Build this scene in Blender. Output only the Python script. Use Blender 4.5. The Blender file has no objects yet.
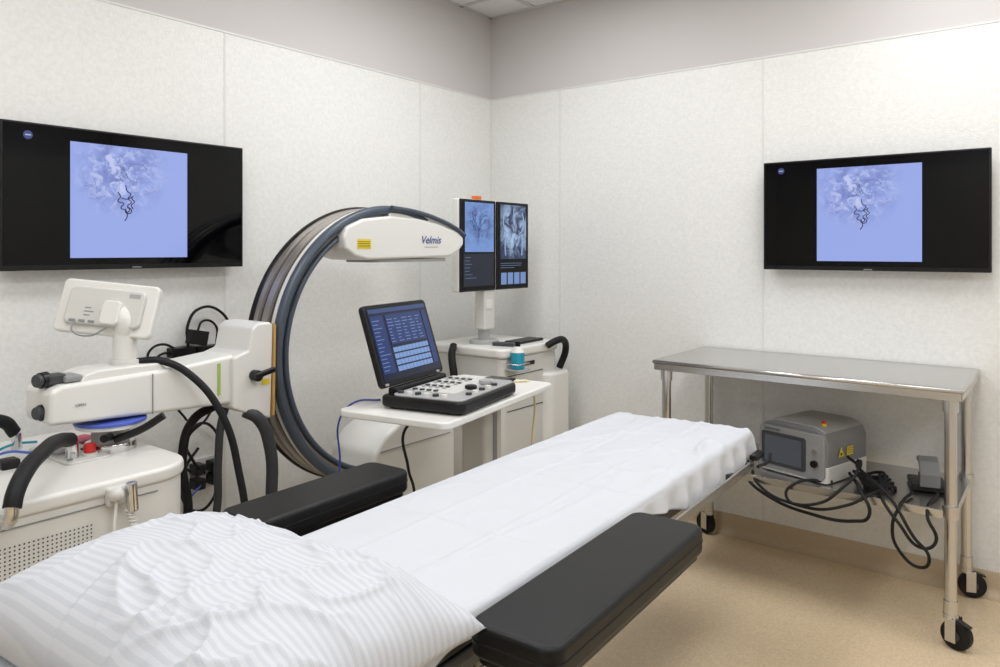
import bpy, bmesh, math, random
from mathutils import Vector, Matrix, noise, Euler
random.seed(4)
R = math.radians
scn = bpy.context.scene
try:
    scn.view_settings.view_transform = 'Standard'
    scn.view_settings.look = 'None'
    scn.view_settings.exposure = 0
except Exception as e:
    print(e)

# ---------------------------------------------------------------- materials
def s2l(c):
    return tuple(((x/255)/12.92 if x/255 <= .04045 else ((x/255+.055)/1.055)**2.4) for x in c)
MATS = {}
def mat(name, rgb, rough=.5, metal=0, bump=0, bscale=100, var=0, vscale=5, coat=0, emis=None, estr=1, spec=.5, aniso=None, sheen=0):
    if name in MATS: return MATS[name]
    m = bpy.data.materials.new(name); m.use_nodes = True
    nt = m.node_tree; b = nt.nodes['Principled BSDF']
    c = s2l(rgb)
    b.inputs['Base Color'].default_value = (*c, 1)
    b.inputs['Roughness'].default_value = rough
    b.inputs['Metallic'].default_value = metal
    b.inputs['Specular IOR Level'].default_value = spec
    if coat: b.inputs['Coat Weight'].default_value = coat
    if sheen: b.inputs['Sheen Weight'].default_value = sheen
    tc = nt.nodes.new('ShaderNodeTexCoord')
    if var:
        n = nt.nodes.new('ShaderNodeTexNoise'); n.inputs['Scale'].default_value = vscale; n.inputs['Detail'].default_value = 5
        nt.links.new(tc.outputs['Object'], n.inputs['Vector'])
        r = nt.nodes.new('ShaderNodeValToRGB')
        r.color_ramp.elements[0].position = .3; r.color_ramp.elements[1].position = .7
        r.color_ramp.elements[0].color = (*[x*(1-var) for x in c], 1)
        r.color_ramp.elements[1].color = (*[min(1, x*(1+var)) for x in c], 1)
        nt.links.new(n.outputs['Fac'], r.inputs['Fac']); nt.links.new(r.outputs['Color'], b.inputs['Base Color'])
    if bump:
        n = nt.nodes.new('ShaderNodeTexNoise'); n.inputs['Scale'].default_value = bscale; n.inputs['Detail'].default_value = 3
        if aniso:
            mp = nt.nodes.new('ShaderNodeMapping'); mp.inputs['Scale'].default_value = aniso
            nt.links.new(tc.outputs['Object'], mp.inputs['Vector']); nt.links.new(mp.outputs['Vector'], n.inputs['Vector'])
        else:
            nt.links.new(tc.outputs['Object'], n.inputs['Vector'])
        bp = nt.nodes.new('ShaderNodeBump'); bp.inputs['Strength'].default_value = bump; bp.inputs['Distance'].default_value = .003
        nt.links.new(n.outputs['Fac'], bp.inputs['Height']); nt.links.new(bp.outputs['Normal'], b.inputs['Normal'])
    if emis:
        b.inputs['Emission Color'].default_value = (*s2l(emis), 1); b.inputs['Emission Strength'].default_value = estr
    MATS[name] = m
    return m

M_panel = mat('frp_panel', (228,228,225), .38, bump=.45, bscale=170, var=.045, vscale=60)
M_paint = mat('taupe_paint', (202,198,197), .6, bump=.1, bscale=200)
M_joint = mat('panel_joint', (219,219,216), .4)
M_floor = mat('vinyl_floor', (209,188,156), .35, bump=.05, bscale=300, var=.13, vscale=130)
M_cove = mat('cove_base', (190,171,143), .45, var=.06, vscale=120)
M_tile = mat('ceiling_tile', (230,230,229), .9, bump=.4, bscale=250)
M_tbar = mat('ceiling_grid', (200,200,198), .4)
M_white = mat('white_plastic', (224,223,218), .32, bump=.02, bscale=400)
M_white2 = mat('offwhite_plastic', (208,207,202), .35, bump=.02, bscale=300)
M_grey = mat('grey_plastic', (140,141,142), .4)
M_dgrey = mat('dark_grey_plastic', (58,60,64), .42)
M_black = mat('black_plastic', (12,12,14), .35, spec=.35)
M_rubber = mat('black_rubber', (16,16,18), .6, bump=.1, bscale=300, spec=.35)
M_vinyl = mat('black_vinyl', (10,10,11), .42, bump=.12, bscale=350, spec=.3)
M_gloss = mat('screen_black_gloss', (4,4,6), .06, spec=.22)
M_steel = mat('brushed_steel', (205,204,202), .24, 1, bump=.06, bscale=60, aniso=(40,1,40))
M_chrome = mat('chrome', (215,215,215), .12, 1)
M_ring = mat('ring_taupe_metal', (170,163,157), .3, .6)
M_blue = mat('ring_slate_rubber', (66,76,90), .35)
M_hose = mat('grey_hose', (50,52,56), .45)
M_red = mat('red_button', (200,30,24), .3)
M_yel = mat('yellow_label', (225,200,40), .5)
M_tan = mat('tan_trim', (190,150,80), .5)
M_teal = mat('teal_liquid', (30,150,175), .2)
M_bluep = mat('blue_scale', (80,100,190), .4)
M_navy = mat('navy_mark', (40,60,140), .4)
M_pink = mat('pink_paper', (215,110,130), .8)
M_org = mat('orange_label', (225,110,30), .6)
M_green = mat('green_tape', (160,185,90), .5)
M_sheet = mat('drape_fabric', (201,204,209), .85, bump=.2, bscale=420, spec=.15)
M_lgrey = mat('light_grey_device', (165,165,164), .4)
M_mgrey = mat('mid_grey_device', (122,123,124), .4)
M_cream = mat('cream_cord', (222,210,170), .5)

def emat(name, rgb, s=1.0):
    if name in MATS: return MATS[name]
    m = bpy.data.materials.new(name); m.use_nodes = True
    nt = m.node_tree; b = nt.nodes['Principled BSDF']
    b.inputs['Base Color'].default_value = (0,0,0,1); b.inputs['Roughness'].default_value = .25
    b.inputs['Emission Color'].default_value = (*s2l(rgb),1); b.inputs['Emission Strength'].default_value = s
    MATS[name] = m; return m

def angio_mat(name, base, dark, scale, cx, cz, rad, lo=.40, hi=.66, light=None):
    """lit display image: pale field with darker cloudy tissue patch"""
    m = bpy.data.materials.new(name); m.use_nodes = True
    nt = m.node_tree; b = nt.nodes['Principled BSDF']
    b.inputs['Base Color'].default_value = (0,0,0,1); b.inputs['Roughness'].default_value = .2
    tc = nt.nodes.new('ShaderNodeTexCoord')
    mp = nt.nodes.new('ShaderNodeMapping'); mp.inputs['Location'].default_value = (-cx, 0, -cz)
    nt.links.new(tc.outputs['Object'], mp.inputs['Vector'])
    ln = nt.nodes.new('ShaderNodeVectorMath'); ln.operation = 'LENGTH'; nt.links.new(mp.outputs['Vector'], ln.inputs[0])
    mr = nt.nodes.new('ShaderNodeMapRange'); mr.inputs['From Min'].default_value = rad*1.15; mr.inputs['From Max'].default_value = rad*.4
    nt.links.new(ln.outputs['Value'], mr.inputs['Value'])
    def cloud(sc,l,h,off):
        mo=nt.nodes.new('ShaderNodeMapping'); mo.inputs['Location'].default_value=(off,off*2,off)
        nt.links.new(tc.outputs['Object'], mo.inputs['Vector'])
        n = nt.nodes.new('ShaderNodeTexNoise'); n.inputs['Scale'].default_value = sc; n.inputs['Detail'].default_value = 8; n.inputs['Roughness'].default_value = .62
        n.inputs['Distortion'].default_value = .8
        nt.links.new(mo.outputs['Vector'], n.inputs['Vector'])
        r = nt.nodes.new('ShaderNodeValToRGB'); r.color_ramp.elements[0].position=l; r.color_ramp.elements[1].position=h
        r.color_ramp.elements[0].color=(0,0,0,1); r.color_ramp.elements[1].color=(1,1,1,1)
        nt.links.new(n.outputs['Fac'], r.inputs['Fac'])
        mu = nt.nodes.new('ShaderNodeMath'); mu.operation='MULTIPLY'
        nt.links.new(mr.outputs['Result'], mu.inputs[0]); nt.links.new(r.outputs['Color'], mu.inputs[1])
        return mu.outputs[0]
    mx = nt.nodes.new('ShaderNodeMix'); mx.data_type='RGBA'
    mx.inputs['A'].default_value=(*s2l(base),1); mx.inputs['B'].default_value=(*s2l(dark),1)
    nt.links.new(cloud(scale,lo,hi,0), mx.inputs['Factor'])
    out=mx.outputs['Result']
    if light:
        m2 = nt.nodes.new('ShaderNodeMix'); m2.data_type='RGBA'
        nt.links.new(out,m2.inputs['A']); m2.inputs['B'].default_value=(*s2l(light),1)
        nt.links.new(cloud(scale*1.6,.50,.62,3.7), m2.inputs['Factor']); out=m2.outputs['Result']
    nt.links.new(out, b.inputs['Emission Color']); b.inputs['Emission Strength'].default_value = 1
    return m

# ---------------------------------------------------------------- builders
class G:
    def __init__(s, name, loc=(0,0,0), rz=0, world=False):
        e = bpy.data.objects.new(name, None); scn.collection.objects.link(e)
        e.empty_display_size=.1
        e.location = loc; e.rotation_euler = (0,0,rz)
        s.e = e; s.world = world
        s.M = Matrix.Translation(loc) @ Matrix.Rotation(rz,4,'Z')
    def add(s, o):
        o.parent = s.e
        if s.world: o.matrix_parent_inverse = s.M.inverted()

def put(o, g):
    scn.collection.objects.link(o)
    if g: g.add(o)
    return o

def finish(me, m, smooth=35):
    if m: me.materials.append(m)
    if smooth:
        for p in me.polygons: p.use_smooth = True
        try: me.set_sharp_from_angle(angle=R(smooth))
        except Exception as e: pass

def bm_obj(g, name, bm, m, bev=0, seg=3, smooth=35, wn=True):
    if bev:
        es = [e for e in bm.edges if len(e.link_faces)==2 and e.calc_face_angle(0) > R(35)]
        bmesh.ops.bevel(bm, geom=es, offset=bev, segments=seg, profile=.5, affect='EDGES', clamp_overlap=True)
    bmesh.ops.recalc_face_normals(bm, faces=bm.faces)
    me = bpy.data.meshes.new(name); bm.to_mesh(me); bm.free()
    finish(me, m, smooth)
    o = bpy.data.objects.new(name, me); put(o, g)
    if bev and wn:
        w = o.modifiers.new('wn','WEIGHTED_NORMAL'); w.keep_sharp = True
    return o

def box(g, name, c, s, m, bev=.004, rot=(0,0,0), seg=3):
    bm = bmesh.new(); bmesh.ops.create_cube(bm, size=1)
    bmesh.ops.scale(bm, vec=s, verts=bm.verts)
    o = bm_obj(g, name, bm, m, min(bev, min(s)*.45) if bev else 0, seg)
    o.location = c; o.rotation_euler = rot
    return o

def rrect(x0,y0,x1,y1,r,n=6):
    pts=[]
    if isinstance(r,(int,float)): r=(r,r,r,r)
    for (cx,cy,a0,rr) in ((x1-r[0],y1-r[0],0,r[0]),(x0+r[1],y1-r[1],90,r[1]),(x0+r[2],y0+r[2],180,r[2]),(x1-r[3],y0+r[3],270,r[3])):
        for i in range(n+1):
            a=R(a0+90*i/n); pts.append((cx+rr*math.cos(a),cy+rr*math.sin(a)))
    return pts

def prism(g, name, pts, axis, a, b, m, bev=0, seg=3, smooth=35):
    bm = bmesh.new()
    def mk(p,t):
        return {'Y':(p[0],t,p[1]),'Z':(p[0],p[1],t),'X':(t,p[0],p[1])}[axis]
    va=[bm.verts.new(mk(p,a)) for p in pts]; vb=[bm.verts.new(mk(p,b)) for p in pts]
    bm.faces.new(va); bm.faces.new(vb[::-1])
    n=len(pts)
    for i in range(n): bm.faces.new((va[i],vb[i],vb[(i+1)%n],va[(i+1)%n]))
    bmesh.ops.recalc_face_normals(bm, faces=bm.faces)
    return bm_obj(g,name,bm,m,bev,seg,smooth)

def cyl(g, name, p1, p2, r, m, r2=None, seg=32, bev=0):
    p1=Vector(p1);p2=Vector(p2);d=p2-p1
    bm=bmesh.new()
    bmesh.ops.create_cone(bm,cap_ends=True,segments=seg,radius1=r,radius2=r if r2 is None else r2,depth=d.length)
    o=bm_obj(g,name,bm,m,bev,2)
    o.location=(p1+p2)/2; o.rotation_mode='QUATERNION'; o.rotation_quaternion=d.to_track_quat('Z','Y')
    return o

def tube(g, name, pts, r, m, cyclic=False, poly=False):
    cu=bpy.data.curves.new(name,'CURVE'); cu.dimensions='3D'; cu.bevel_depth=r; cu.bevel_resolution=4; cu.use_fill_caps=True; cu.resolution_u=10
    pl = pts if isinstance(pts[0][0],(tuple,list,Vector)) else [pts]
    for P in pl:
        if poly:
            sp=cu.splines.new('POLY'); sp.points.add(len(P)-1)
            for i,p in enumerate(P): sp.points[i].co=(*p,1)
        else:
            sp=cu.splines.new('BEZIER'); sp.bezier_points.add(len(P)-1)
            for i,p in enumerate(P):
                bp=sp.bezier_points[i]; bp.co=p; bp.handle_left_type=bp.handle_right_type='AUTO'
        sp.use_cyclic_u=cyclic
    cu.materials.append(m)
    o=bpy.data.objects.new(name,cu); return put(o,g)

def sphere(g,name,c,r,m,sc=(1,1,1)):
    bm=bmesh.new(); bmesh.ops.create_uvsphere(bm,u_segments=24,v_segments=14,radius=r)
    o=bm_obj(g,name,bm,m,0,smooth=180); o.location=c; o.scale=sc; return o

def text(g,name,s,loc,size,m,rot,ext=.0006,align='CENTER',shear=0):
    cu=bpy.data.curves.new(name,'FONT'); cu.body=s; cu.size=size; cu.extrude=ext; cu.align_x=align; cu.align_y='CENTER'; cu.shear=shear
    cu.materials.append(m)
    o=bpy.data.objects.new(name,cu); o.location=loc; o.rotation_euler=rot; return put(o,g)

def quads(g,name,rects,mk,m):
    bm=bmesh.new()
    for r in rects:
        bm.faces.new([bm.verts.new(mk(x,z)) for x,z in ((r[0],r[1]),(r[2],r[1]),(r[2],r[3]),(r[0],r[3]))])
    me=bpy.data.meshes.new(name); bm.to_mesh(me); bm.free(); me.materials.append(m)
    return put(bpy.data.objects.new(name,me),g)

def caster(g,name,c,r,mw=M_rubber,fork=M_steel,ang=0.3):
    x,y=c; dx,dy=math.cos(ang),math.sin(ang); w=r*.36
    cyl(g,name+'_wheel',(x-dy*-w+dx*r*.4,y-dx*w+dy*r*.4,r),(x+dy*-w+dx*r*.4,y+dx*w+dy*r*.4,r),r,mw,bev=r*.15)
    cyl(g,name+'_hub',(x+dy*w*1.15+dx*r*.4,y-dx*w*1.15+dy*r*.4,r),(x-dy*w*1.15+dx*r*.4,y+dx*w*1.15+dy*r*.4,r),r*.35,M_dgrey)
    for s in (-1,1):
        o=box(g,name+'_fork%d'%(s+2),(x-dy*w*1.45*s+dx*r*.2,y+dx*w*1.45*s+dy*r*.2,r*1.35),(r*.7,.003,r*1.6),fork,.001,rot=(0,0,ang))
    cyl(g,name+'_swivel',(x,y,r*2.0),(x,y,r*2.35),r*.5,fork)
    box(g,name+'_brake',(x+dx*r*.9,y+dy*r*.9,r*1.9),(r*.9,r*.5,.006),M_black,.002,rot=(0,.3,ang))

# ---------------------------------------------------------------- room
YL, XR, XB, YF, HC = 2.96, 3.74, -2.2, -2.4, 2.935
def slab(name, lo, hi, m, parent=None):
    c=[(a+b)/2 for a,b in zip(lo,hi)]; s=[b-a for a,b in zip(lo,hi)]
    o=box(None,name,c,s,m,0)
    if parent: o.parent=parent; o.matrix_parent_inverse=Matrix.Translation(parent.location).inverted()
    return o
floor=slab('floor',(XB-.1,YF-.1,-.1),(XR+.1,YL+.1,0),M_floor)
ceil_=slab('ceiling',(XB-.1,YF-.1,HC),(XR+.1,YL+.1,HC+.1),M_tile)
wl=slab('wall_left',(XB,YL,0),(XR+.1,YL+.1,HC),M_paint)
wr=slab('wall_right',(XR,YF,0),(XR+.1,YL,HC),M_paint)
wb=slab('wall_back',(XB-.1,YF,0),(XB,YL,HC),M_paint)
wf=slab('wall_front',(XB,YF-.1,0),(XR,YF,HC),M_paint)
PT=.008
jx=[-1.83,-.6,.62,1.85,3.08]
slab('panel_sheet',(XB,YL-PT,.0),(XR,YL,2.404),M_panel,wl)
slab('panel_sheet',(XR-PT,YF,.0),(XR,YL-PT,2.404),M_panel,wr)
slab('panel_sheet',(XB,YF,.0),(XB+PT,YL-PT,2.404),M_panel,wb)
slab('panel_sheet',(XB,YF,.0),(XR-PT,YF+PT,2.404),M_panel,wf)
for x in jx: slab('panel_joint_strip',(x-.005,YL-PT-.0018,.1),(x+.005,YL-PT+.001,2.404),M_joint,wl)
for y in (2.427,1.2275,.02,-1.2): slab('panel_joint_strip',(XR-PT-.0018,y-.005,.1),(XR-PT+.001,y+.005,2.404),M_joint,wr)
slab('trim_1',(XB+.01,YL-PT-.003,2.402),(XR-PT-.003,YL,2.411),M_joint)
slab('trim_2',(XR-PT-.003,YF+.01,2.402),(XR,YL-PT,2.411),M_joint)
slab('trim_3',(XR-PT-.008,YL-PT-.008,.1),(XR-PT,YL-PT,2.402),M_joint)
# cove bases
def cove(name,axis,a,b):
    prof=[(0,0),(.05,0),(.05,.002)]
    for i in range(7):
        t=R(270-90*i/6); prof.append((.05+.042*math.cos(t), .044+.042*math.sin(t)))
    prof+=[(.008,.1),(.006,.104),(0,.104)]
    if axis=='X': return prism(None,name,[(YL-PT-d,z) for d,z in prof],'X',a,b,M_cove)
    return prism(None,name,[(XR-PT-d,z) for d,z in prof],'Y',a,b,M_cove)
cove('baseboard_left','X',XB+.01,XR-PT)
cove('baseboard_right','Y',YF+.01,YL-PT-.05)
# ceiling grid
bm=bmesh.new()
def addb(lo,hi):
    r=bmesh.ops.create_cube(bm,size=1)
    for v in r['verts']:
        v.co=Vector([ (lo[i]+hi[i])/2+v.co[i]*(hi[i]-lo[i]) for i in range(3)])
x=XR-.30
while x>XB: addb((x-.012,YF,HC-.008),(x+.012,YL,HC+.002)); x-=.61
y=YL-.35
while y>YF: addb((XB,y-.012,HC-.0085),(XR,y+.012,HC+.002)); y-=.61
addb((XB,YL-.022,HC-.008),(XR,YL,HC+.002)); addb((XR-.022,YF,HC-.008),(XR,YL,HC+.002))
bm_obj(None,'ceiling_grid_trim',bm,M_tbar)
# troffer lights
M_lens=emat('light_lens',(252,253,255),2.0)
for (lx,ly) in ((.5,1.75),(2.5,1.95),(.6,.25),(2.75,.35),(.6,-1.4),(2.75,-1.4),(-1.3,.6)):
    g=G('ceiling_light_panel',(lx,ly,HC),0)
    box(g,'frame',(0,0,-.012),(1.2,.6,.02),M_white,.003)
    box(g,'lens',(0,0,-.024),(1.12,.52,.006),M_lens,0)
    L=bpy.data.lights.new('troffer_lamp','AREA'); L.shape='RECTANGLE'; L.size=1.1; L.size_y=.5; L.energy=16.5 if lx>1 else 14.2; L.color=(.978,.985,1)
    lo=bpy.data.objects.new('lamp',L); lo.location=(0,0,-.035); put(lo,g)
w=bpy.data.worlds.new('world'); scn.world=w; w.use_nodes=True
w.node_tree.nodes['Background'].inputs[0].default_value=(.8,.82,.85,1); w.node_tree.nodes['Background'].inputs[1].default_value=.3

# ---------------------------------------------------------------- TVs
def vessels(g,name,mk,cx,cz,s,m,seed,r=.0008,angs=(100,130,75,150,60),n=6,bp=.28):
    rnd=random.Random(seed); lines=[]
    def grow(x,z,a,n,st,depth):
        P=[mk(x,z)]
        for i in range(n):
            a+=rnd.uniform(-.4,.4); x+=math.cos(a)*st; z+=math.sin(a)*st; P.append(mk(x,z))
            if depth<2 and rnd.random()<bp: grow(x,z,a+rnd.choice((-1,1))*rnd.uniform(.4,.9),rnd.randint(2,4),st*.8,depth+1)
        lines.append(P)
    for a0 in angs: grow(cx,cz,R(a0),n,s*.07,0)
    tube(g,name,lines,r,m)
M_vesl=emat('vessel_line',(92,104,168),1); M_vesd=emat('vessel_dark',(22,26,62),1)
def tv(loc,rz,imx0,imx1,imz0,imz1,seed):
    g=G('wall_television',loc,rz)  # local: front faces -Y
    W,H=.93,.517
    box(g,'cabinet',(0,-.035,H/2),(W*.94,.045,H*.9),M_black,.01)
    box(g,'bezel',(0,-.066,H/2),(W,.02,H),M_black,.004)
    box(g,'screen_glass',(0,-.0765,H/2+.006),(W-.018,.002,H-.026),M_gloss,0)
    box(g,'wall_mount',(0,-.006,H/2),(.4,.012,.3),M_dgrey,.002)
    box(g,'badge',(0,-.0767,.006),(.035,.001,.004),M_grey,0)
    cx=(imx0+imx1)/2; cz=(imz0+imz1)/2
    am=angio_mat('angiogram_%d'%seed,(150,167,229),(112,126,190),15,-.04,.12,.17,.38,.6,(188,198,238))
    o=quads(g,'angiogram_image',[(imx0-cx,imz0-cz,imx1-cx,imz1-cz)],lambda x,z:(x,0,z),am); o.location=(cx,-.0785,cz)
    mk=lambda x,z:(x,-.0790,z)
    vessels(g,'angiogram_vessels',mk,cx-.05,cz+.02,.22,M_vesl,seed,.0005,(105,150,180),5,.25)
    vessels(g,'angiogram_left_vessels',mk,cx-.10,cz+.02,.2,M_vesl,12,.0006,(200,160),5,.25)
    k=lambda P:[mk(cx-.02+a*1.15,cz-.02+b*1.15) for a,b in P]
    tube(g,'angiogram_catheter',[k([(-.005,.075),(0,.055),(.012,.045),(.004,.03),(.014,.018),(.002,.006),(.008,-.008),(-.003,-.02)]),
        k([(-.03,.05),(-.022,.035),(-.03,.02),(-.012,.012),(-.02,-.002),(-.004,-.01),(.0,-.03),(-.008,-.045)]),
        k([(.02,.04),(.016,.03),(.024,.02),(.014,.008),(.02,-.004)]),k([(-.018,.03),(.0,.028),(.014,.034)]),
        k([(.0,.0),(.012,-.004),(.014,-.014),(.004,-.02),(-.006,-.014),(-.004,-.004)])],.0019,M_vesd)
    vessels(g,'angiogram_branches',mk,cx+.0,cz+.08,.16,M_vesd,seed+9,.0006,(150,170),4,.2)
    tube(g,'angiogram_upper_arc',[[mk(cx+.02+.035*math.cos(t),cz+.13+.02*math.sin(t)) for t in (0,.6,1.2,1.9,2.6,3.3)]],.0012,M_vesl)
    cyl(g,'corner_mark',(-W/2+.085,-.0775,H-.045),(-W/2+.085,-.0786,H-.045),.015,emat('mark_blue',(50,66,125),1),seg=32)
    quads(g,'corner_mark_bar',[(-W/2+.076,H-.047,-W/2+.094,H-.043)],lambda x,z:(x,-.0789,z),emat('mark_white',(180,186,210),1))
tv((1.425,YL-PT,1.378),0,-.243,.205,.043,.466,3)
tv((XR-PT,.736,1.356),R(-90),-.217,.214,.043,.472,3)

# ---------------------------------------------------------------- stainless table
g=G('stainless_steel_table',(3.42,.91,0),0,True)
x0,x1,y0,y1=3.13,3.715,.32,1.525; zt=.948
prism(g,'worktop',rrect(x0,y0,x1,y1,.012,4),'Z',zt-.004,zt,M_steel)
for nm,a,b in (('apron_front',(x0,y0,zt-.045),(x0+.004,y1,zt-.002)),('apron_back',(x1-.004,y0,zt-.045),(x1,y1,zt-.002)),('apron_near',(x0,y0,zt-.045),(x1,y0+.004,zt-.002)),('apron_far',(x0,y1-.004,zt-.045),(x1,y1,zt-.002))):
    c=[(p+q)/2 for p,q in zip(a,b)]; s=[q-p for p,q in zip(a,b)]; box(g,nm,c,s,M_steel,.0015)
tube(g,'rolled_edge',[(x0,y0,zt-.008),(x0,y1,zt-.008),(x1,y1,zt-.008),(x1,y0,zt-.008)],.009,M_steel,True,True)
for i,(lx,ly) in enumerate(((3.165,.36),(3.665,.36),(3.165,1.48),(3.665,1.48))):
    cyl(g,'leg_%d'%(i+1),(lx,ly,.13),(lx,ly,zt-.02),.0205,M_steel)
    cyl(g,'leg_collar_%d'%(i+1),(lx,ly,zt-.09),(lx,ly,zt-.04),.026,M_steel)
    cyl(g,'foot_sleeve_%d'%(i+1),(lx,ly,.115),(lx,ly,.17),.024,M_steel)
    cyl(g,'shelf_socket_%d'%(i+1),(lx,ly,.47),(lx,ly,.515),.027,M_steel)
    caster(g,'caster_%d'%(i+1),(lx,ly),.052,M_rubber,M_steel,[-1.9,-1.2,2.2,1.2][i])
box(g,'undershelf',(3.415,.92,.495),(.53,1.15,.004),M_steel,.001)
for nm,c,s in (('shelf_lip_front',(3.152,.92,.482),(.004,1.14,.03)),('shelf_lip_back',(3.678,.92,.482),(.004,1.14,.03)),('shelf_lip_near',(3.415,.346,.482),(.53,.004,.03)),('shelf_lip_far',(3.415,1.494,.482),(.53,.004,.03))):
    box(g,nm,c,s,M_steel,.001)

# laser console on shelf
g=G('laser_console',(3.38,.90,.4975),R(-90-16))  # local front -Y
prism(g,'body',[(-.15,.01),(.15,.01),(.155,.03),(.155,.17),(.14,.205),(.09,.222),(-.09,.222),(-.14,.205),(-.155,.17),(-.155,.03)],'Y',-.15,.16,M_mgrey,.008)
prism(g,'lower_shell',rrect(-.158,-.158,.158,.165,.02),'Z',.004,.07,M_white2,.004)
prism(g,'top_cover',[(-.142,.203),(.142,.203),(.13,.214),(.09,.226),(-.09,.226),(-.13,.214)],'Y',-.14,.15,M_lgrey,.003)
prism(g,'front_fascia',rrect(-.15,.015,.15,.2,.02),'Y',-.166,-.15,M_grey,.004)
prism(g,'display_bezel',rrect(-.135,.035,.07,.175,.012),'Y',-.172,-.165,M_dgrey,.002)
quads(g,'display',[(-.118,.05,.053,.16)],lambda x,z:(x,-.1725,z),emat('laser_display',(70,74,80),.8))
cyl(g,'fiber_port',(.11,-.166,.08),(.11,-.18,.08),.014,M_black)
cyl(g,'key_switch',(.11,-.166,.13),(.11,-.176,.13),.009,M_chrome)
cyl(g,'stop_base',(.10,-.08,.217),(.10,-.08,.231),.011,M_yel)
cyl(g,'stop_button',(.10,-.08,.23),(.10,-.08,.241),.010,M_red,bev=.003)
for sx in (-1,1):
    for sy in (-1,1): cyl(g,'foot_%d'%(sx+sy*2+4),(sx*.12,sy*.12,-.0),(sx*.12,sy*.12,.008),.014,M_rubber)
text(g,'device_name','lumoven',(-.085,-.1665,.187),.022,M_dgrey,(R(90),0,0))
bm=bmesh.new(); bm.faces.new([bm.verts.new(v) for v in ((.1592,-.075,.10),(.1592,-.03,.10),(.1592,-.0525,.142))])
bm_obj(g,'laser_warning_triangle',bm,M_yel,smooth=0)
quads(g,'warning_label',[(-.01,.10,.04,.135)],lambda y,z:(.1592,y,z),M_yel)
quads(g,'warning_label_lines',[(-.006,.127-.009*i,.036,.129-.009*i) for i in range(3)],lambda y,z:(.1596,y,z),M_black)
cyl(g,'triangle_mark',(.1585,-.0525,.112),(.1598,-.0525,.112),.006,M_black)
cyl(g,'side_socket',(.155,.08,.05),(.168,.08,.05),.02,M_black)

# foot switch
g=G('foot_pedal',(3.42,.47,.4975),R(-75))
box(g,'base',(0,0,.0135),(.13,.16,.025),M_black,.008)
prism(g,'hood',[(-.08,.02),(-.085,.07),(-.05,.115),(.0,.125),(.04,.11),(.03,.095),(0,.105),(-.04,.095),(-.068,.065),(-.065,.02)],'X',-.035,.035,M_mgrey,.003)
prism(g,'hood_cheek',[(-.075,.03),(-.078,.07),(-.045,.108),(.0,.117),(.01,.08),(-.03,.04)],'X',.026,.032,M_grey,.002)
box(g,'treadle',(.0,-.02,.04),(.06,.1,.012),M_dgrey,.004,rot=(.15,0,0))

# cables under table
g=G('power_cable_bundle',(3.3,.7,.5),0,True)
tube(g,'cable_1',[(3.24,.72,.55),(3.14,.66,.52),(3.10,.62,.44),(3.12,.68,.40),(3.12,.85,.395),(3.14,1.0,.42),(3.16,1.1,.47),(3.3,1.15,.51)],.0065,M_rubber)
tube(g,'cable_2',[(3.26,.69,.57),(3.13,.55,.51),(3.09,.47,.40),(3.1,.42,.33),(3.12,.45,.28),(3.11,.52,.33),(3.10,.54,.42),(3.14,.52,.49),(3.26,.5,.51)],.006,M_rubber)
tube(g,'cable_3',[(3.3,.62,.55),(3.2,.6,.51),(3.12,.57,.49),(3.09,.52,.44),(3.1,.44,.36),(3.11,.40,.39),(3.13,.43,.47),(3.3,.42,.51)],.006,M_rubber)
tube(g,'cable_4',[(3.22,.78,.51),(3.14,.9,.50),(3.11,.93,.45),(3.11,.85,.42),(3.11,.7,.46),(3.15,.62,.51),(3.25,.6,.51)],.006,M_rubber)
tube(g,'cable_5',[(3.30,.74,.60),(3.20,.68,.58),(3.13,.72,.52),(3.10,.80,.45),(3.11,.95,.43),(3.13,1.05,.47),(3.2,1.1,.505)],.006,M_rubber)
for i in range(5):
    a=i*.7
    tube(g,'coil_%d'%(i+1),[(3.3+.05*math.cos(t+a),.62+.055*math.sin(t+a)+.01*i,.507+.008*i+.012*math.sin(t*2+a)) for t in [k*math.pi/4 for k in range(8)]],.006,M_rubber,True)

# ---------------------------------------------------------------- patient table
bx,by,brz=2.80,1.248,R(2.26)
g=G('patient_table',(bx,by,0),brz)
L=2.36
prism(g,'tabletop',rrect(-L,-.275,0,.275,.06),'Z',.675,.70,M_dgrey,.004)
prism(g,'mattress',rrect(-L,-.275,-.003,.275,.05),'Z',.70,.762,M_vinyl,.012)
for s,nm in ((-1,'right'),(1,'left')):
    box(g,'side_rail_%s'%nm,(-L/2+.05,s*.315,.668),(L-.3,.008,.03),M_steel,.001)
    for i,xx in enumerate((-2.1,-1.5,-.9,-.3,-.13)):
        box(g,'rail_spacer_%s_%d'%(nm,i),(xx,s*.292,.67),(.03,.05,.02),M_dgrey,.002)
    box(g,'under_frame_%s'%nm,(-L/2,s*.22,.65),(L-.1,.04,.05),M_dgrey,.004)
box(g,'end_frame',(-.06,0,.65),(.04,.46,.05),M_dgrey,.004)
box(g,'end_clamp',(-.05,-.315,.69),(.09,.03,.02),M_black,.004)
tube(g,'end_lever',[(-.09,-.33,.66),(.0,-.345,.665),(.035,-.34,.68)],.006,M_black)
prism(g,'column',rrect(-1.95,-.16,-1.55,.16,.05),'Z',.1,.64,M_white2,.01)
prism(g,'base',rrect(-2.2,-.26,-1.25,.26,.06),'Z',.05,.13,M_white2,.02)
for i,(xx,yy) in enumerate(((-2.12,-.2),(-2.12,.2),(-1.33,-.2),(-1.33,.2))):
    cyl(g,'base_wheel_%d'%i,(xx,yy-.02,.035),(xx,yy+.02,.035),.035,M_rubber,bev=.005)
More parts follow.
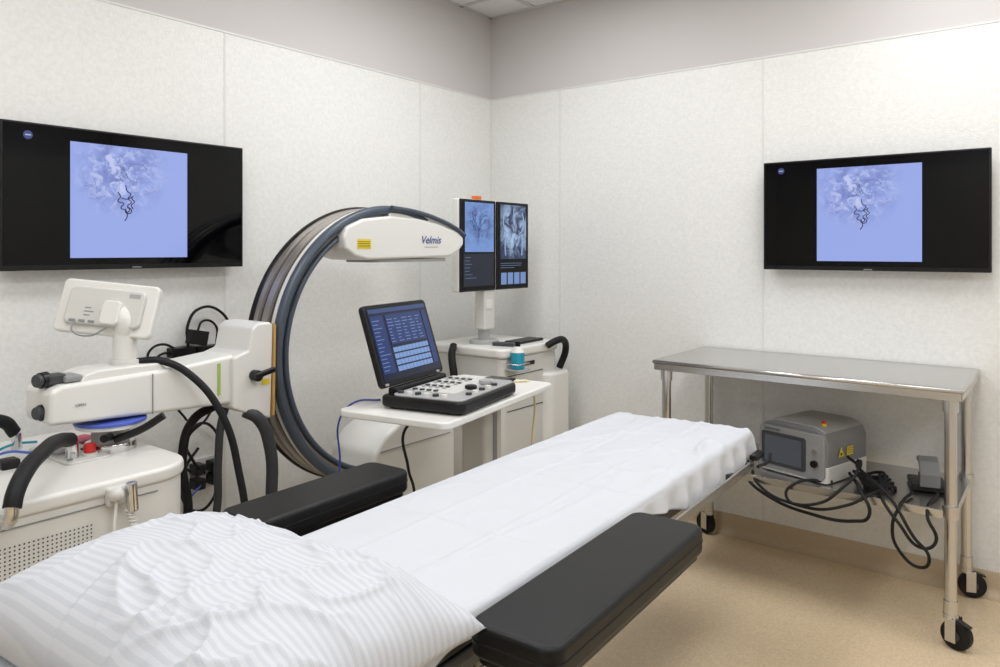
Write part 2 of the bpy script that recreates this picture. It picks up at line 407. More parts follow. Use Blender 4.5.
# drape sheet
nx,ny=420,120
verts=[];faces=[]
HW=.283; ZS=.770
def sm(a,b,x):
    t=max(0,min(1,(x-a)/(b-a))); return t*t*(3-2*t)
def ridge(x,y,z,p): return (1-min(1,abs(noise.noise(Vector((x,y,z))))*1.6))**p
for i in range(nx+1):
    x=-L+.02+(L-.005)*i/nx
    for j in range(ny+1):
        t=-1+2*j/ny
        s=t*(HW+.085)
        hangR=.03+.075*sm(-1.0,-.55,x)-.02*sm(-.35,-.1,x)+.012*noise.noise(Vector((x*6,0,0))); hangL=.05
        hang=hangR if s<0 else hangL
        a=abs(s); rr=.016
        if a<HW-rr: yy=a; z=ZS
        else:
            q=(a-(HW-rr))/(.085+rr)*(hang+rr*1.57)
            if q<rr*1.57:
                an=q/rr; yy=HW-rr+rr*math.sin(an); z=ZS-rr*(1-math.cos(an))
            else:
                w_=min(1,(q-rr*1.57)/.05)
                yy=HW+(.009*math.sin(x*42+4*noise.noise(Vector((x*3,0,2))))+.006)*w_+.002; z=ZS-rr-(q-rr*1.57)
        top=max(0,min(1,(HW-a)/.05))
        foot=sm(-1.2,-.2,x)
        n1=noise.noise(Vector((x*1.8,s*5,1.3)))*.005
        n2=ridge(x*.8+s*2,s*8+x*1.0,5.1,9)*.006
        n3=abs(noise.noise(Vector((x*10,s*10,8))))*.0016
        e=ridge(x*4+s*2,s*7-x*3,2.2,6)*.016*sm(-.03,-.2,s)*(.15+.85*foot) if s<0 else 0
        f=ridge(x*3.0-s*3,s*5+x*2,9.2,9)*.006*(.4+.6*foot)
        z+=(n1+n2+n3+e+f)*(.25+.75*top)
        z+=.005*math.exp(-((s-.095)/.006)**2)+.0045*math.exp(-((s+.09)/.005)**2)
        for xc in (-.45,-.95,-1.4): z+=.0028*math.exp(-((x-xc)/.006)**2)*top
        if x>-.02: z-=(x+.02)**2*12
        verts.append((x,yy*(1 if s>0 else -1),z))
for i in range(nx):
    for j in range(ny):
        a=i*(ny+1)+j; faces.append((a,a+1,a+ny+2,a+ny+1))
base=len(verts)
for k in range(1,6):
    for j in range(ny+1):
        v=verts[nx*(ny+1)+j]; verts.append((v[0]+.004+.004*math.sin(j*.4),v[1],v[2]-.009*k))
for k in range(5):
    for j in range(ny):
        a=(nx*(ny+1)+j) if k==0 else base+(k-1)*(ny+1)+j
        b=base+k*(ny+1)+j
        faces.append((a,a+1,b+1,b))
me=bpy.data.meshes.new('drape_sheet'); me.from_pydata(verts,[],faces); finish(me,M_sheet,180)
o=bpy.data.objects.new('drape_sheet',me); put(o,g)
sd=o.modifiers.new('s','SOLIDIFY'); sd.thickness=.002; sd.offset=0

# arm boards
def armboard(cx,cy,ln,wd,zt,side):
    g=G('padded_armboard',(cx,cy,0),brz)
    prism(g,'pad',rrect(-ln/2,-wd/2,ln/2,wd/2,.035,8),'Z',zt-.062,zt,M_vinyl,.012,4)
    prism(g,'board',rrect(-ln/2+.01,-wd/2+.01,ln/2-.01,wd/2-.01,.03),'Z',zt-.074,zt-.060,M_black,.002)
    box(g,'rail',(-.02,-side*wd*.3,zt-.085),(ln-.12,.02,.02),M_dgrey,.003)
    box(g,'bracket',(-.10,side*(wd/2-.01),zt-.09),(.07,.05,.035),M_dgrey,.004)
    tube(g,'seam',[(x,y,zt-.03) for x,y in rrect(-ln/2-.0005,-wd/2-.0005,ln/2+.0005,wd/2+.0005,.035,8)],.0012,M_rubber,True,True)
armboard(1.345,.769,.69,.186,.80,1)
armboard(1.315,1.628,.54,.170,.80,-1)

# pillow
nu,nv=150,190; verts=[];faces=[]
def pil(u,v,top):
    au,av=abs(u),abs(v)
    x=u*.26*(1-.05*(1-av**2)*au**2+.03*av**3); y=v*.385*(1-.05*(1-au**2)*av**2+.02*au**3)
    t=max(0,(1-au**3.2))*max(0,(1-av**4)); t=t**.5
    wr=ridge(x*4+y*1.5,y*3-x*2,.4,7)*.011+ridge(x*10-y*3,y*7,3.4,7)*.005+noise.noise(Vector((x*3,y*3,7)))*.012+ridge(x*2+y*4,y*2-x*5,11.4,10)*.010
    # crumples towards the right-hand end
    wr+=ridge(x*12+y*5,y*11-x*4,21.4,5)*.012*sm(.1,-.3,y)
    if top: z=.022+.118*t+wr*(t**.5)
    else: z=.022-.022*min(1,t*2.5)
    if top: z+=.007*(1-sm(-.006,.006,y-.12-.25*x))*t
    return (x,y,z)
idx={}
for top in (1,0):
    for i in range(nu+1):
        for j in range(nv+1):
            u=-1+2*i/nu; v=-1+2*j/nv
            edge=i in(0,nu) or j in (0,nv)
            if edge and not top: idx[(0,i,j)]=idx[(1,i,j)]; continue
            idx[(top,i,j)]=len(verts); verts.append(pil(u,v,top))
for top in (1,0):
    for i in range(nu):
        for j in range(nv):
            f=(idx[(top,i,j)],idx[(top,i+1,j)],idx[(top,i+1,j+1)],idx[(top,i,j+1)])
            faces.append(f if top else f[::-1])
M_pil=mat('pillowcase_fabric',(200,202,207),.85,bump=.15,bscale=500,spec=.15)
nt=M_pil.node_tree; b=nt.nodes['Principled BSDF']; tc=nt.nodes.new('ShaderNodeTexCoord'); wv=nt.nodes.new('ShaderNodeTexWave')
wv.wave_type='BANDS'; wv.bands_direction='X'; wv.inputs['Scale'].default_value=22; nt.links.new(tc.outputs['Object'],wv.inputs['Vector'])
rp=nt.nodes.new('ShaderNodeValToRGB'); rp.color_ramp.elements[0].position=.42; rp.color_ramp.elements[1].position=.58
rp.color_ramp.elements[0].color=(*s2l((191,194,200)),1); rp.color_ramp.elements[1].color=(*s2l((201,203,208)),1)
nt.links.new(wv.outputs['Fac'],rp.inputs['Fac']); nt.links.new(rp.outputs['Color'],b.inputs['Base Color'])
me=bpy.data.meshes.new('pillow'); me.from_pydata(verts,[],faces); finish(me,M_pil,180)
o=bpy.data.objects.new('pillow',me); put(o,None); o.location=(.72,1.185,.778); o.rotation_euler=(0,0,R(2))

# ---------------------------------------------------------------- C-arm
g=G('c_arm_xray_machine',(.85,2.45,0),0,True)
cx,cy,cz,Ro=2.28,2.45,1.04,.595
def arc(g,name,prof,a0,a1,m,n=96):
    bm=bmesh.new(); rings=[]
    for i in range(n+1):
        a=R(a0+(a1-a0)*i/n)
        rings.append([bm.verts.new((cx-r*math.cos(a),cy+y,cz+r*math.sin(a))) for r,y in prof])
    k=len(prof)
    for i in range(n):
        for j in range(k): bm.faces.new((rings[i][j],rings[i][(j+1)%k],rings[i+1][(j+1)%k],rings[i+1][j]))
    bm.faces.new(rings[0]); bm.faces.new(rings[-1][::-1])
    return bm_obj(g,name,bm,m,0,smooth=30)
A0,A1=-112,112
arc(g,'c_ring',[(Ro,-.07),(Ro,-.045),(Ro-.012,-.042),(Ro-.012,-.02),(Ro,-.017),(Ro,.017),(Ro-.012,.02),(Ro-.012,.042),(Ro,.045),(Ro,.07),(Ro-.06,.07),(Ro-.06,-.07)],A0,A1,M_ring)
def circ(r0,y0,rad,n=12): return [(r0+rad*math.cos(2*math.pi*i/n),y0+rad*math.sin(2*math.pi*i/n)) for i in range(n)]
arc(g,'ring_bumper_near',circ(Ro-.012,-.085,.02),A0,A1,M_blue)
arc(g,'ring_bumper_far',circ(Ro-.012,.085,.02),A0,A1,M_black)
arc(g,'ring_inner_bumper',circ(Ro-.058,-.075,.012),A0,A1,M_blue)
arc(g,'ring_track_near',[(Ro-.009,-.04),(Ro-.009,-.022),(Ro-.013,-.022),(Ro-.013,-.04)],A0,A1,M_dgrey)
arc(g,'ring_track_far',[(Ro-.009,.04),(Ro-.009,.022),(Ro-.013,.022),(Ro-.013,.04)],A0,A1,M_dgrey)
arc(g,'ring_white_line',[(Ro+.002,-.068),(Ro+.002,-.05),(Ro-.002,-.05),(Ro-.002,-.068)],A0,A1,M_white)  # white line on the outer band, beside the near bumper
# detector head
head=[(1.99,1.50),(2.0,1.455),(2.05,1.425),(2.12,1.408),(2.63,1.418),(2.70,1.445),(2.735,1.475),(2.735,1.51),(2.68,1.54),(2.56,1.572),(2.42,1.592),(2.26,1.597),(2.10,1.580),(2.01,1.545)]
prism(g,'detector_head',head,'Y',2.33,2.57,M_white,.012)
prism(g,'detector_face',rrect(2.17,2.35,2.65,2.55,.04),'Z',1.397,1.412,M_lgrey,.003)
tube(g,'head_top_trim',[(2.26,2.335,1.632),(2.42,2.335,1.618),(2.58,2.335,1.585),(2.69,2.335,1.548),(2.745,2.335,1.52)],.011,M_blue)
prism(g,'head_top_cover',[(2.26,1.59),(2.26,1.635),(2.42,1.622),(2.58,1.588),(2.69,1.55),(2.74,1.52),(2.67,1.52),(2.48,1.575)],'Y',2.35,2.55,M_white,.006)
quads(g,'radiation_label',[(2.06,1.455,2.135,1.495)],lambda x,z:(x,2.3285,z),M_yel)
quads(g,'radiation_label_lines',[(2.065,1.462+.007*i,2.13,1.464+.007*i) for i in range(4)],lambda x,z:(x,2.328,z),M_black)
text(g,'name_plate','Velmis',(2.50,2.328,1.495),.050,M_navy,(R(90),0,0),shear=.3)
quads(g,'name_plate_line',[(2.46,1.462,2.55,1.465)],lambda x,z:(x,2.3285,z),M_grey)
# tube housing
prism(g,'xray_tube_housing',[(2.12,.45),(2.14,.60),(2.2,.66),(2.3,.71),(2.56,.71),(2.63,.68),(2.65,.60),(2.65,.36),(2.60,.30),(2.35,.30),(2.2,.36)],'Y',2.31,2.59,M_white,.02)
cyl(g,'collimator',(2.42,2.45,.70),(2.42,2.45,.76),.085,M_white2,bev=.01)
box(g,'housing_seam',(2.39,2.3085,.60),(.44,.003,.004),M_grey,0)
# arm + holder
prism(g,'ring_holder',[(1.50,.89),(1.57,.86),(1.655,.83),(1.665,1.17),(1.655,1.185),(1.60,1.185),(1.575,1.165),(1.56,1.09),(1.50,1.07)],'Y',2.34,2.56,M_white,.012)
prism(g,'holder_edge_trim',[(1.658,.84),(1.668,.84),(1.674,1.175),(1.665,1.18)],'Y',2.335,2.565,M_tan,.003)
for k,zz in enumerate((.90,1.01,1.12)): cyl(g,'ring_roller_%d'%k,(1.695,2.41,zz),(1.695,2.49,zz),.02,M_dgrey)
prism(g,'horizontal_arm',[(.915,.935),(.915,1.035),(.95,1.05),(1.30,1.06),(1.52,1.08),(1.52,.905),(1.30,.915)],'Y',2.36,2.54,M_white,.014)
prism(g,'arm_saddle',[(1.0,1.04),(1.02,1.07),(1.06,1.08),(1.25,1.08),(1.29,1.05)],'Y',2.375,2.525,M_white,.006)
box(g,'arm_seam',(1.22,2.3585,.985),(.003,.003,.13),M_grey,0)
box(g,'green_tape',(1.455,2.358,1.0),(.01,.003,.11),M_green,0)
cyl(g,'lock_knob_hub',(1.58,2.34,1.00),(1.58,2.305,1.00),.020,M_black,bev=.004)
box(g,'lock_knob_lever',(1.60,2.298,1.01),(.085,.018,.020),M_black,.006,rot=(0,-.2,0))
box(g,'lock_warning',(1.63,2.338,.97),(.03,.002,.02),M_yel,0)
for i,(zz) in enumerate((1.065,.97)):
    cyl(g,'end_knob_%d'%i,(.925,2.42,zz),(.895,2.41,zz),.020,M_dgrey,bev=.006)
    cyl(g,'end_knob_cap_%d'%i,(.910,2.415,zz-.001),(.93,2.42,zz),.024,M_black)
box(g,'end_cap_block',(.95,2.42,1.065),(.05,.05,.03),M_dgrey,.006)
box(g,'arm_top_pad',(.99,2.42,1.063),(.05,.08,.02),M_grey,.006)
text(g,'arm_label','OPEN',(1.0,2.3585,.985),.012,M_grey,(R(90),0,0))
# column
cyl(g,'swivel_scale_disc',(1.12,2.43,.905),(1.12,2.43,.915),.105,M_bluep,bev=.002)
cyl(g,'swivel_plate',(1.12,2.43,.893),(1.12,2.43,.905),.10,M_white,bev=.002)
cyl(g,'column',(1.12,2.43,.80),(1.12,2.43,.91),.055,M_lgrey,bev=.004)
cyl(g,'column_collar',(1.12,2.43,.81),(1.12,2.43,.845),.075,M_chrome,bev=.006)
tube(g,'brake_lever',[(1.10,2.36,.86),(1.16,2.31,.89),(1.21,2.27,.93)],.012,M_black)
tube(g,'brake_lever_rear',[(1.09,2.37,.87),(1.05,2.32,.88)],.012,M_black)
# touch screen monitor
cyl(g,'monitor_post',(1.175,2.45,1.07),(1.175,2.45,1.19),.036,M_white,bev=.005)
cyl(g,'monitor_collar',(1.175,2.45,1.07),(1.175,2.45,1.095),.046,M_white2,bev=.005)
tube(g,'monitor_neck',[(1.175,2.45,1.17),(1.17,2.44,1.215),(1.16,2.46,1.245),(1.14,2.50,1.255)],.034,M_white)
h=G('touch_monitor',(1.145,2.50,1.258),0); h.e.parent=g.e; h.e.matrix_parent_inverse=g.M.inverted()
h.e.rotation_euler=(R(-18),R(6),R(-50))
prism(h,'case',rrect(-.155,-.088,.155,.088,.018),'Y',-.012,.022,M_white,.008)
prism(h,'back_cover',rrect(-.12,-.062,.12,.062,.02),'Y',-.028,-.01,M_white2,.006)
prism(h,'glass',rrect(-.145,-.078,.145,.078,.01),'Y',.021,.0235,M_gloss,0)
prism(h,'hinge_block',rrect(-.0,-.06,.06,.02,.015),'Y',-.05,-.02,M_white,.006)
for i in range(3): box(h,'port_%d'%i,(-.09+.03*i,-.029,-.052),(.02,.004,.008),M_grey,.001)
quads(h,'spec_label',[(.07,.036,.105,.05)],lambda x,z:(x,-.0285,z),M_lgrey)
quads(h,'spec_label_lines',[(-.06,-.01-.012*i,-.06+.02+.01*(i%2),-.006-.012*i) for i in range(3)],lambda x,z:(x,-.0285,z),M_grey)
tube(h,'cable',[(-.08,-.03,-.055),(-.07,-.05,-.09),(-.02,-.04,-.10),(.03,-.045,-.07)],.003,M_grey)
# cart
prism(g,'cart_body',rrect(.45,2.10,1.22,2.80,(.05,.05,.05,.12)),'Z',.14,.80,M_white,.018)
prism(g,'cart_top',rrect(.445,2.092,1.228,2.808,(.05,.05,.05,.125)),'Z',.775,.818,M_white,.012)
prism(g,'cart_skirt',rrect(.43,2.085,1.23,2.815,(.05,.05,.05,.13)),'Z',.06,.16,M_grey,.01)
prism(g,'control_plate',rrect(.95,2.33,1.08,2.62,.02),'Z',.817,.825,M_white2,.003)
box(g,'rail_leg_near',(1.75,2.2,.10),(1.1,.07,.07),M_white2,.02)
box(g,'rail_leg_far',(1.75,2.7,.10),(1.1,.07,.07),M_white2,.02)
for i,(xx,yy) in enumerate(((.55,2.17),(.55,2.73),(2.2,2.2),(2.2,2.7))):
    cyl(g,'cart_wheel_%d'%i,(xx,yy-.02,.055),(xx,yy+.02,.055),.055,M_rubber,bev=.008)
for i,(xx,yy,cc) in enumerate(((1.045,2.56,M_red),(1.035,2.38,M_red),(.985,2.47,M_green))):
    cyl(g,'button_base_%d'%i,(xx,yy,.823),(xx,yy,.833),.022,M_white2 if i<2 else M_grey)
    if i<2:
        cyl(g,'stop_button_%d'%i,(xx,yy,.833),(xx,yy,.86),.017,cc,bev=.004)
for i,(xx,yy) in enumerate(((1.02,2.47),(1.0,2.42),(.97,2.36),(1.05,2.46))): cyl(g,'key_pad_%d'%i,(xx,yy,.823),(xx,yy,.830),.008,M_dgrey if i%2 else M_grey)
box(g,'pink_note',(1.10,2.60,.826),(.10,.08,.004),M_pink,0,rot=(0,0,.3))
tube(g,'handle_grip',[(.975,2.37,.885),(.92,2.31,.902),(.82,2.17,.910),(.745,2.07,.895),(.71,2.03,.86),(.70,2.02,.83)],.021,M_rubber)
tube(g,'handle_post',[(.985,2.385,.81),(.985,2.385,.87),(.975,2.37,.887)],.018,M_chrome)
tube(g,'handle_foot',[(.70,2.02,.84),(.70,2.03,.80),(.70,2.11,.78)],.016,M_chrome)
tube(g,'rear_handle_grip',[(.93,2.66,.87),(.90,2.66,.91),(.8,2.66,.92),(.65,2.66,.91),(.6,2.66,.87)],.02,M_rubber)
tube(g,'rear_handle_post',[(.935,2.66,.80),(.935,2.66,.87)],.015,M_chrome)
tube(g,'rear_handle_post_b',[(.6,2.66,.80),(.6,2.66,.88)],.015,M_chrome)
box(g,'rear_brake',(.84,2.45,.83),(.05,.05,.03),M_black,.008)
# perforated vent
bm=bmesh.new()
for i in range(22):
    for j in range(18):
        x=.69+.0108*i; z=.53+.0105*j
        r=bmesh.ops.create_circle(bm,cap_ends=True,segments=8,radius=.0024,matrix=Matrix.Translation((x,2.0985,z))@Matrix.Rotation(R(90),4,'X'))
me=bpy.data.meshes.new('vent_holes'); bm.to_mesh(me); bm.free(); me.materials.append(M_dgrey); put(bpy.data.objects.new('vent_holes',me),g)
box(g,'front_seam',(.80,2.0985,.755),(.60,.003,.003),M_grey,0)
# hand switch + coiled cord
box(g,'switch_bracket',(.985,2.085,.775),(.07,.03,.05),M_white2,.008)
cyl(g,'hand_switch',(1.005,2.06,.81),(1.01,2.06,.73),.015,M_chrome,bev=.004)
sphere(g,'hand_switch_b',(.965,2.06,.785),.02,M_white2)
coil=[]
for i in range(150):
    t=i/150; a=i*.9
    coil.append((1.0+.009*math.cos(a)+.02*math.sin(t*3),2.065+.009*math.sin(a),.74-.22*t))
tube(g,'coiled_cord',[coil],.0028,M_white,poly=True)
tube(g,'cord_loop',[(.965,2.06,.77),(.955,2.05,.68),(.97,2.055,.56),(.985,2.06,.52)],.004,M_white)
# hoses
tube(g,'hose_monitor',[(1.20,2.43,1.085),(1.26,2.38,1.085),(1.33,2.31,1.03),(1.40,2.25,.90),(1.44,2.22,.72),(1.45,2.2,.5),(1.4,2.25,.3)],.0125,M_rubber)
tube(g,'hose_holder_a',[(1.56,2.36,.87),(1.60,2.34,.84),(1.64,2.33,.74),(1.65,2.33,.58),(1.63,2.34,.4),(1.5,2.4,.2)],.022,M_hose)
tube(g,'hose_holder_b',[(1.53,2.50,.88),(1.44,2.5,.84),(1.40,2.5,.72),(1.42,2.5,.5),(1.35,2.5,.3)],.016,M_rubber)
tube(g,'hose_corrugated',[(1.52,2.42,.89),(1.50,2.42,.82),(1.49,2.42,.7),(1.48,2.42,.5),(1.4,2.42,.3)],.014,M_hose)
tube(g,'blue_cable',[(1.0,2.6,.825),(.93,2.5,.835),(.87,2.55,.84),(.8,2.5,.83),(.7,2.4,.825)],.004,M_bluep)
tube(g,'blue_cable_b',[(1.0,2.68,.825),(.93,2.66,.835),(.85,2.6,.835),(.75,2.55,.83),(.6,2.5,.825)],.004,M_teal)

# ---------------------------------------------------------------- wall cable boxes
g=G('wall_cable_box',(1.72,YL-.03,1.05),0,True)
box(g,'box_a',(1.63,YL-.04,1.03),(.10,.05,.04),M_black,.004)
box(g,'box_b',(1.76,YL-.035,1.02),(.13,.04,.05),M_black,.004)
box(g,'box_c',(1.69,YL-.06,1.085),(.08,.04,.06),M_rubber,.004,rot=(0,.2,0))
tube(g,'cable_loop',[(1.66,YL-.04,1.05),(1.66,YL-.04,1.14),(1.70,YL-.045,1.20),(1.80,YL-.04,1.19),(1.86,YL-.04,1.08),(1.83,YL-.04,1.0)],.006,M_rubber)
tube(g,'cable_loop_b',[(1.69,YL-.06,1.11),(1.72,YL-.05,1.15),(1.78,YL-.045,1.13),(1.79,YL-.04,1.04)],.005,M_rubber)
tube(g,'cable_drop',[(1.60,YL-.04,1.02),(1.55,YL-.04,1.03),(1.5,YL-.03,.98)],.005,M_rubber)
tube(g,'cable_drop_b',[(1.61,YL-.05,1.04),(1.54,YL-.05,1.07),(1.50,YL-.04,1.05),(1.49,YL-.03,1.0)],.005,M_rubber)
g=G('wall_power_outlet',(1.74,YL-.02,.5),0,True)
box(g,'plate',(1.74,YL-PT-.004,.50),(.12,.008,.13),M_white,.002)
for i,(xx,zz) in enumerate(((1.70,.53),(1.775,.53),(1.70,.47),(1.775,.475))):
    box(g,'plug_%d'%i,(xx,YL-.045,zz),(.045,.06,.045),M_black,.006)
tube(g,'cord_a',[(1.70,YL-.07,.53),(1.66,YL-.08,.58),(1.64,YL-.06,.66),(1.70,YL-.05,.72),(1.78,YL-.04,.68),(1.80,YL-.04,.6),(1.775,YL-.06,.54)],.006,M_rubber)
tube(g,'cord_b',[(1.775,YL-.07,.475),(1.74,YL-.09,.40),(1.68,YL-.09,.37),(1.62,YL-.08,.42),(1.63,YL-.07,.55),(1.70,YL-.05,.62)],.006,M_rubber)
tube(g,'cord_c',[(1.70,YL-.07,.47),(1.64,YL-.08,.42),(1.6,YL-.08,.3),(1.55,YL-.08,.12)],.005,M_bluep)
tube(g,'cord_d',[(1.66,YL-.03,.74),(1.60,YL-.03,.84),(1.62,YL-.03,.95),(1.66,YL-.035,1.01)],.005,M_rubber)
tube(g,'cord_e',[(1.76,YL-.03,1.0),(1.80,YL-.04,.86),(1.74,YL-.05,.74),(1.66,YL-.05,.68),(1.62,YL-.05,.58),(1.66,YL-.06,.53)],.005,M_rubber)

# ---------------------------------------------------------------- monitor workstation
g=G('fluoroscopy_monitor_cart',(3.3,2.55,0),0,True)
prism(g,'cabinet',rrect(3.0,2.30,3.51,2.80,.04),'Z',.12,.90,M_white2,.015)
prism(g,'top_deck',rrect(2.985,2.285,3.52,2.815,.05),'Z',.895,.945,M_white,.014)
prism(g,'side_bulge',rrect(3.36,2.25,3.58,2.5,.05),'Z',.15,.78,M_white,.02)
prism(g,'skirt',rrect(2.98,2.27,3.54,2.82,.04),'Z',.07,.14,M_dgrey,.01)
for i,(xx,yy) in enumerate(((3.05,2.35),(3.48,2.35),(3.05,2.75),(3.48,2.75))):
    cyl(g,'wheel_%d'%i,(xx,yy-.02,.04),(xx,yy+.02,.04),.04,M_rubber,bev=.005)
for i,zz in enumerate((.80,.62)): box(g,'drawer_gap_%d'%i,(3.20,2.2985,zz),(.32,.003,.004),M_dgrey,0)
box(g,'drive_slot',(3.2,2.298,.85),(.16,.004,.02),M_black,0)
tube(g,'push_handle_right',[(3.36,2.27,.93),(3.40,2.24,.955),(3.48,2.24,.95),(3.53,2.26,.89),(3.53,2.3,.79)],.019,M_rubber)
tube(g,'push_handle_left',[(2.99,2.62,.94),(2.93,2.58,.90),(2.91,2.55,.82),(2.93,2.55,.72),(2.99,2.58,.68)],.02,M_rubber)
cyl(g,'mast',(3.15,2.54,.94),(3.15,2.54,1.25),.032,M_lgrey)
box(g,'mast_cover',(3.15,2.535,1.13),(.09,.07,.22),M_white2,.01)
box(g,'mast_label',(3.14,2.498,1.16),(.05,.002,.05),M_white,0)
cyl(g,'mast_foot',(3.15,2.54,.94),(3.15,2.54,.965),.08,M_lgrey,bev=.006)
box(g,'monitor_yoke',(3.195,2.555,1.45),(.42,.03,.08),M_lgrey,.006)
box(g,'yoke_arm',(3.15,2.56,1.32),(.07,.03,.28),M_lgrey,.006)
for k,xc in enumerate((3.045,3.35)):
    box(g,'monitor_case_%d'%k,(xc,2.525,1.474),(.298,.045,.488),M_white,.01)
    box(g,'monitor_bezel_%d'%k,(xc,2.498,1.474),(.292,.012,.482),M_black,.004)
    box(g,'monitor_glass_%d'%k,(xc,2.4915,1.474),(.272,.002,.462),M_gloss,0)
box(g,'orange_tag',(3.06,2.52,1.727),(.06,.02,.02),M_org,.002)
mk=lambda y:(lambda x,z:(x,y,z))
imL=angio_mat('fluoro_view_a',(112,146,205),(52,70,122),20,0,.02,.14)
o=quads(g,'live_image',[(-.12,-.13,.12,.13)],lambda x,z:(x,0,z),imL); o.location=(3.05,2.4895,1.57)
o2=quads(g,'ui_dark_a',[(2.92,1.26,3.17,1.43)],mk(2.4898),emat('ui_dark',(14,22,42),1))
vessels(g,'live_vessels',mk(2.4888),3.04,1.55,.2,M_vesd,9,.0009)
quads(g,'ui_text_a',[(2.93,1.41-.018*i,2.93+random.uniform(.03,.1),1.413-.018*i) for i in range(7)],mk(2.489),emat('ui_txt',(90,110,145),1))
imR=angio_mat('fluoro_view_b',(30,46,78),(165,190,225),13,0,.02,.18,.42,.60)
o=quads(g,'reference_image',[(-.12,-.15,.12,.15)],lambda x,z:(x,0,z),imR); o.location=(3.35,2.4895,1.55)
bones=emat('bone_light',(135,160,200),1)
tube(g,'bone_outline',[[(3.27,2.489,1.66),(3.255,2.489,1.61),(3.27,2.489,1.56),(3.30,2.489,1.54)],[(3.43,2.489,1.66),(3.445,2.489,1.61),(3.43,2.489,1.56),(3.40,2.489,1.54)],[(3.28,2.489,1.54),(3.27,2.489,1.48),(3.275,2.489,1.42)],[(3.42,2.489,1.54),(3.43,2.489,1.48),(3.425,2.489,1.42)],[(3.35,2.489,1.68),(3.35,2.489,1.60)]],.004,bones)
quads(g,'thumb_strip',[(3.235+.06*i,1.26+.075*j,3.285+.06*i,1.325+.075*j) for i in range(4) for j in range(1)],mk(2.4888),emat('thumb',(110,136,185),1))
quads(g,'ui_text_b',[(3.23,1.375-.012*i,3.23+random.uniform(.1,.22),1.378-.012*i) for i in range(3)],mk(2.4888),MATS['ui_txt'])
box(g,'keyboard',(3.33,2.40,.952),(.24,.1,.014),M_black,.004,rot=(0,0,.05))
box(g,'remote',(3.12,2.38,.955),(.05,.12,.018),M_dgrey,.005,rot=(0,0,.3))
box(g,'bottle_shelf',(3.07,2.255,.838),(.10,.09,.008),M_lgrey,.003)
tube(g,'bottle_rail',[(3.02,2.29,.87),(3.02,2.215,.87),(3.12,2.215,.87),(3.12,2.29,.87)],.003,M_chrome,poly=True)
g=G('gel_bottle',(3.07,2.255,.8425),0)
cyl(g,'liquid_body',(0,0,0),(0,0,.085),.035,M_teal,bev=.006)
cyl(g,'upper_body',(0,0,.085),(0,0,.115),.035,M_white,r2=.016)
cyl(g,'cap',(0,0,.115),(0,0,.14),.014,M_black)
# ---------------------------------------------------------------- equipment cart + ultrasound laptop
ta=R(9.5)
g=G('equipment_cart',(2.14,1.865,0),ta)
ZT=.90
prism(g,'worktop',rrect(-.42,-.225,.415,.225,.035),'Z',ZT-.025,ZT,M_white,.006)
prism(g,'column',rrect(.13,-.06,.27,.06,.02),'Z',.12,ZT-.03,M_white2,.006)
box(g,'column_slot',(.20,-.0615,.5),(.03,.004,.6),M_grey,0)
box(g,'top_bracket',(.12,0,ZT-.04),(.5,.2,.03),M_dgrey,.005)
box(g,'base_bar',(.1,0,.10),(.6,.08,.05),M_white2,.015)
box(g,'base_cross_a',(-.18,0,.095),(.06,.40,.04),M_white2,.015)
box(g,'base_cross_b',(.38,0,.095),(.06,.40,.04),M_white2,.015)
for i,(xx,yy) in enumerate(((-.18,-.18),(-.18,.18),(.38,-.18),(.38,.18))):
    caster(g,'caster_%d'%i,(xx,yy),.032,M_rubber,M_dgrey,.4)
g=G('ultrasound_laptop',(2.05,1.80,ZT+.0005),R(12))
prism(g,'base_shell',rrect(-.23,-.165,.215,.165,.03),'Z',.006,.046,M_black,.01)
prism(g,'console_deck',rrect(-.22,-.155,.205,.12,.025),'Z',.044,.052,M_lgrey,.003)
prism(g,'console_inner',rrect(-.13,-.08,.19,.10,.02),'Z',.0515,.054,M_white2,.001)
box(g,'hinge',(0,.145,.05),(.36,.035,.03),M_black,.008)
for sx in (-.19,.18):
    for sy in (-.13,.13): cyl(g,'rubber_foot_%d%d'%(sx>0,sy>0),(sx,sy,0),(sx,sy,.01),.012,M_rubber)
cyl(g,'trackball',(-.02,-.085,.052),(-.02,-.085,.066),.022,M_black,bev=.004)
cyl(g,'jog_wheel',(.09,-.09,.052),(.09,-.09,.068),.026,M_lgrey,bev=.004)
n=0
for i in range(11):
    for j in range(4):
        cyl(g,'key_%d'%n,(-.12+.028*i,.085-.028*j,.053),(-.12+.028*i,.085-.028*j,.0585),.0095,[M_dgrey,M_white,M_lgrey][(i*7+j*3)%3],seg=12); n+=1
for i in range(6): cyl(g,'gain_key_%d'%i,(-.19,.10-.035*i,.052),(-.19,.10-.035*i,.060),.011,M_white if i%2 else M_dgrey,seg=14)
for i in range(5): cyl(g,'thumb_key_%d'%i,(-.12+.05*i,-.13,.052),(-.12+.05*i,-.13,.060),.011,M_white if i%2 else M_dgrey,seg=14)
lid=G('lid',(0,.155,.05),0); lid.e.parent=g.e; lid.e.rotation_euler=(R(-18),0,0)
prism(lid,'lid_shell',rrect(-.215,.015,.205,.315,.018),'Y',-.005,.018,M_black,.005)
prism(lid,'lid_screen',rrect(-.20,.035,.19,.30,.004),'Y',-.0065,-.0045,emat('laptop_bg',(14,22,50),1),0)
lk=lambda x,z:(x,-.0075,z)
quads(lid,'screen_header',[(-.195,.282,.187,.297)],lk,emat('lap_hdr',(50,72,120),1))
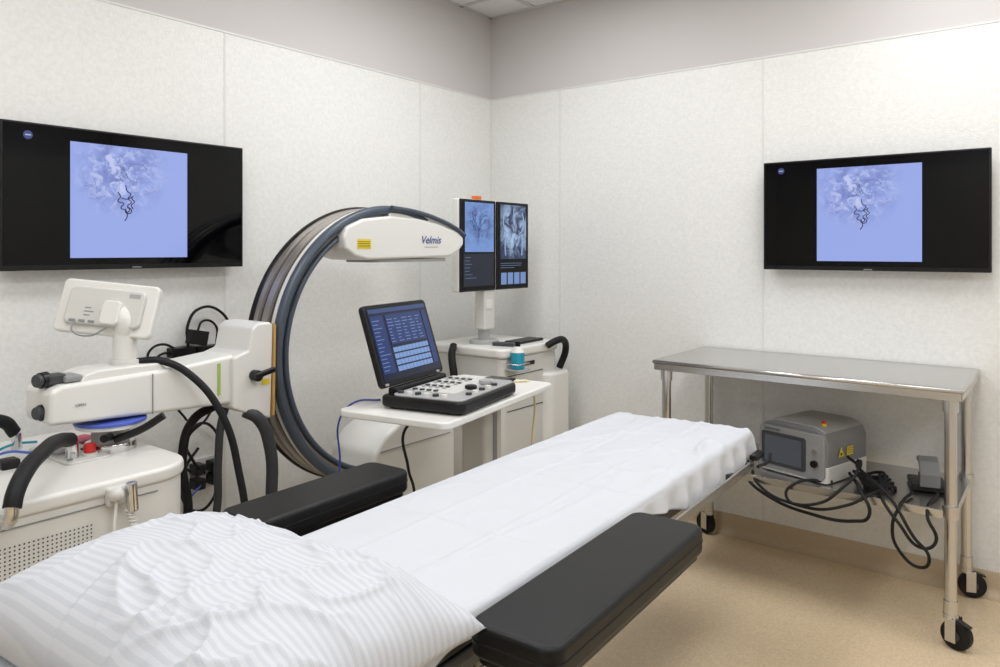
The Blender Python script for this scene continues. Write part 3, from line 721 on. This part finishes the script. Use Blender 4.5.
quads(lid,'screen_list',[(-.10,.06+.0235*j,.14,.078+.0235*j) for j in range(4)],lk,emat('lap_list',(120,152,202),1))
quads(lid,'screen_panel',[(-.10,.16,.14,.272),(.15,.06,.183,.272),(-.193,.06,-.115,.272)],lk,emat('lap_panel',(32,54,108),1))
lk2=lambda x,z:(x,-.0080,z)
quads(lid,'screen_rows',[(-.095+.048*i,.168+.012*j,-.095+.048*i+random.uniform(.015,.04),.171+.012*j) for i in range(5) for j in range(8)]+[(-.188,.07+.014*j,-.188+random.uniform(.02,.065),.073+.014*j) for j in range(14)],lk2,emat('lap_txt',(110,132,180),1))
quads(lid,'screen_grid',[(-.097+.0245*i,.06,-.0955+.0245*i,.15) for i in range(1,10)],lk2,emat('lap_grid',(50,70,130),1))
for i in range(2): box(lid,'status_sticker_%d'%i,(-.19+.35*i,-.0055,.024),(.02,.002,.008),M_lgrey,0)
g=G('tablet_device',(2.40,1.90,ZT+.0005),ta)
box(g,'body',(0,0,.0065),(.22,.12,.013),M_black,.004)
box(g,'glass',(0,0,.0138),(.20,.10,.001),M_gloss,0)
g=G('charging_cord',(2.5,1.8,.9),0,True)
tube(g,'cord',[(2.48,1.84,.905),(2.53,1.80,.90),(2.55,1.79,.85),(2.54,1.79,.65),(2.55,1.8,.45),(2.6,1.85,.35)],.005,M_cream)
g=G('hanging_cable',(1.8,2.0,.9),0,True)
tube(g,'cable_a',[(1.88,2.0,.905),(1.80,2.055,.90),(1.76,2.08,.85),(1.75,2.07,.7),(1.72,2.05,.5),(1.8,2.0,.3)],.0035,M_navy)
tube(g,'cable_b',[(1.84,1.72,.88),(1.80,1.78,.86),(1.84,1.82,.7),(1.9,1.85,.6),(1.95,1.9,.4)],.005,M_rubber)

# ---------------------------------------------------------------- camera
cam=bpy.data.cameras.new('camera'); co=bpy.data.objects.new('camera',cam); scn.collection.objects.link(co)
co.location=(0,0,1.45); co.rotation_euler=(R(90),0,R(37.66-90))
cam.sensor_width=36; cam.lens=26.82; cam.shift_y=-.0835; cam.clip_start=.05
scn.camera=co
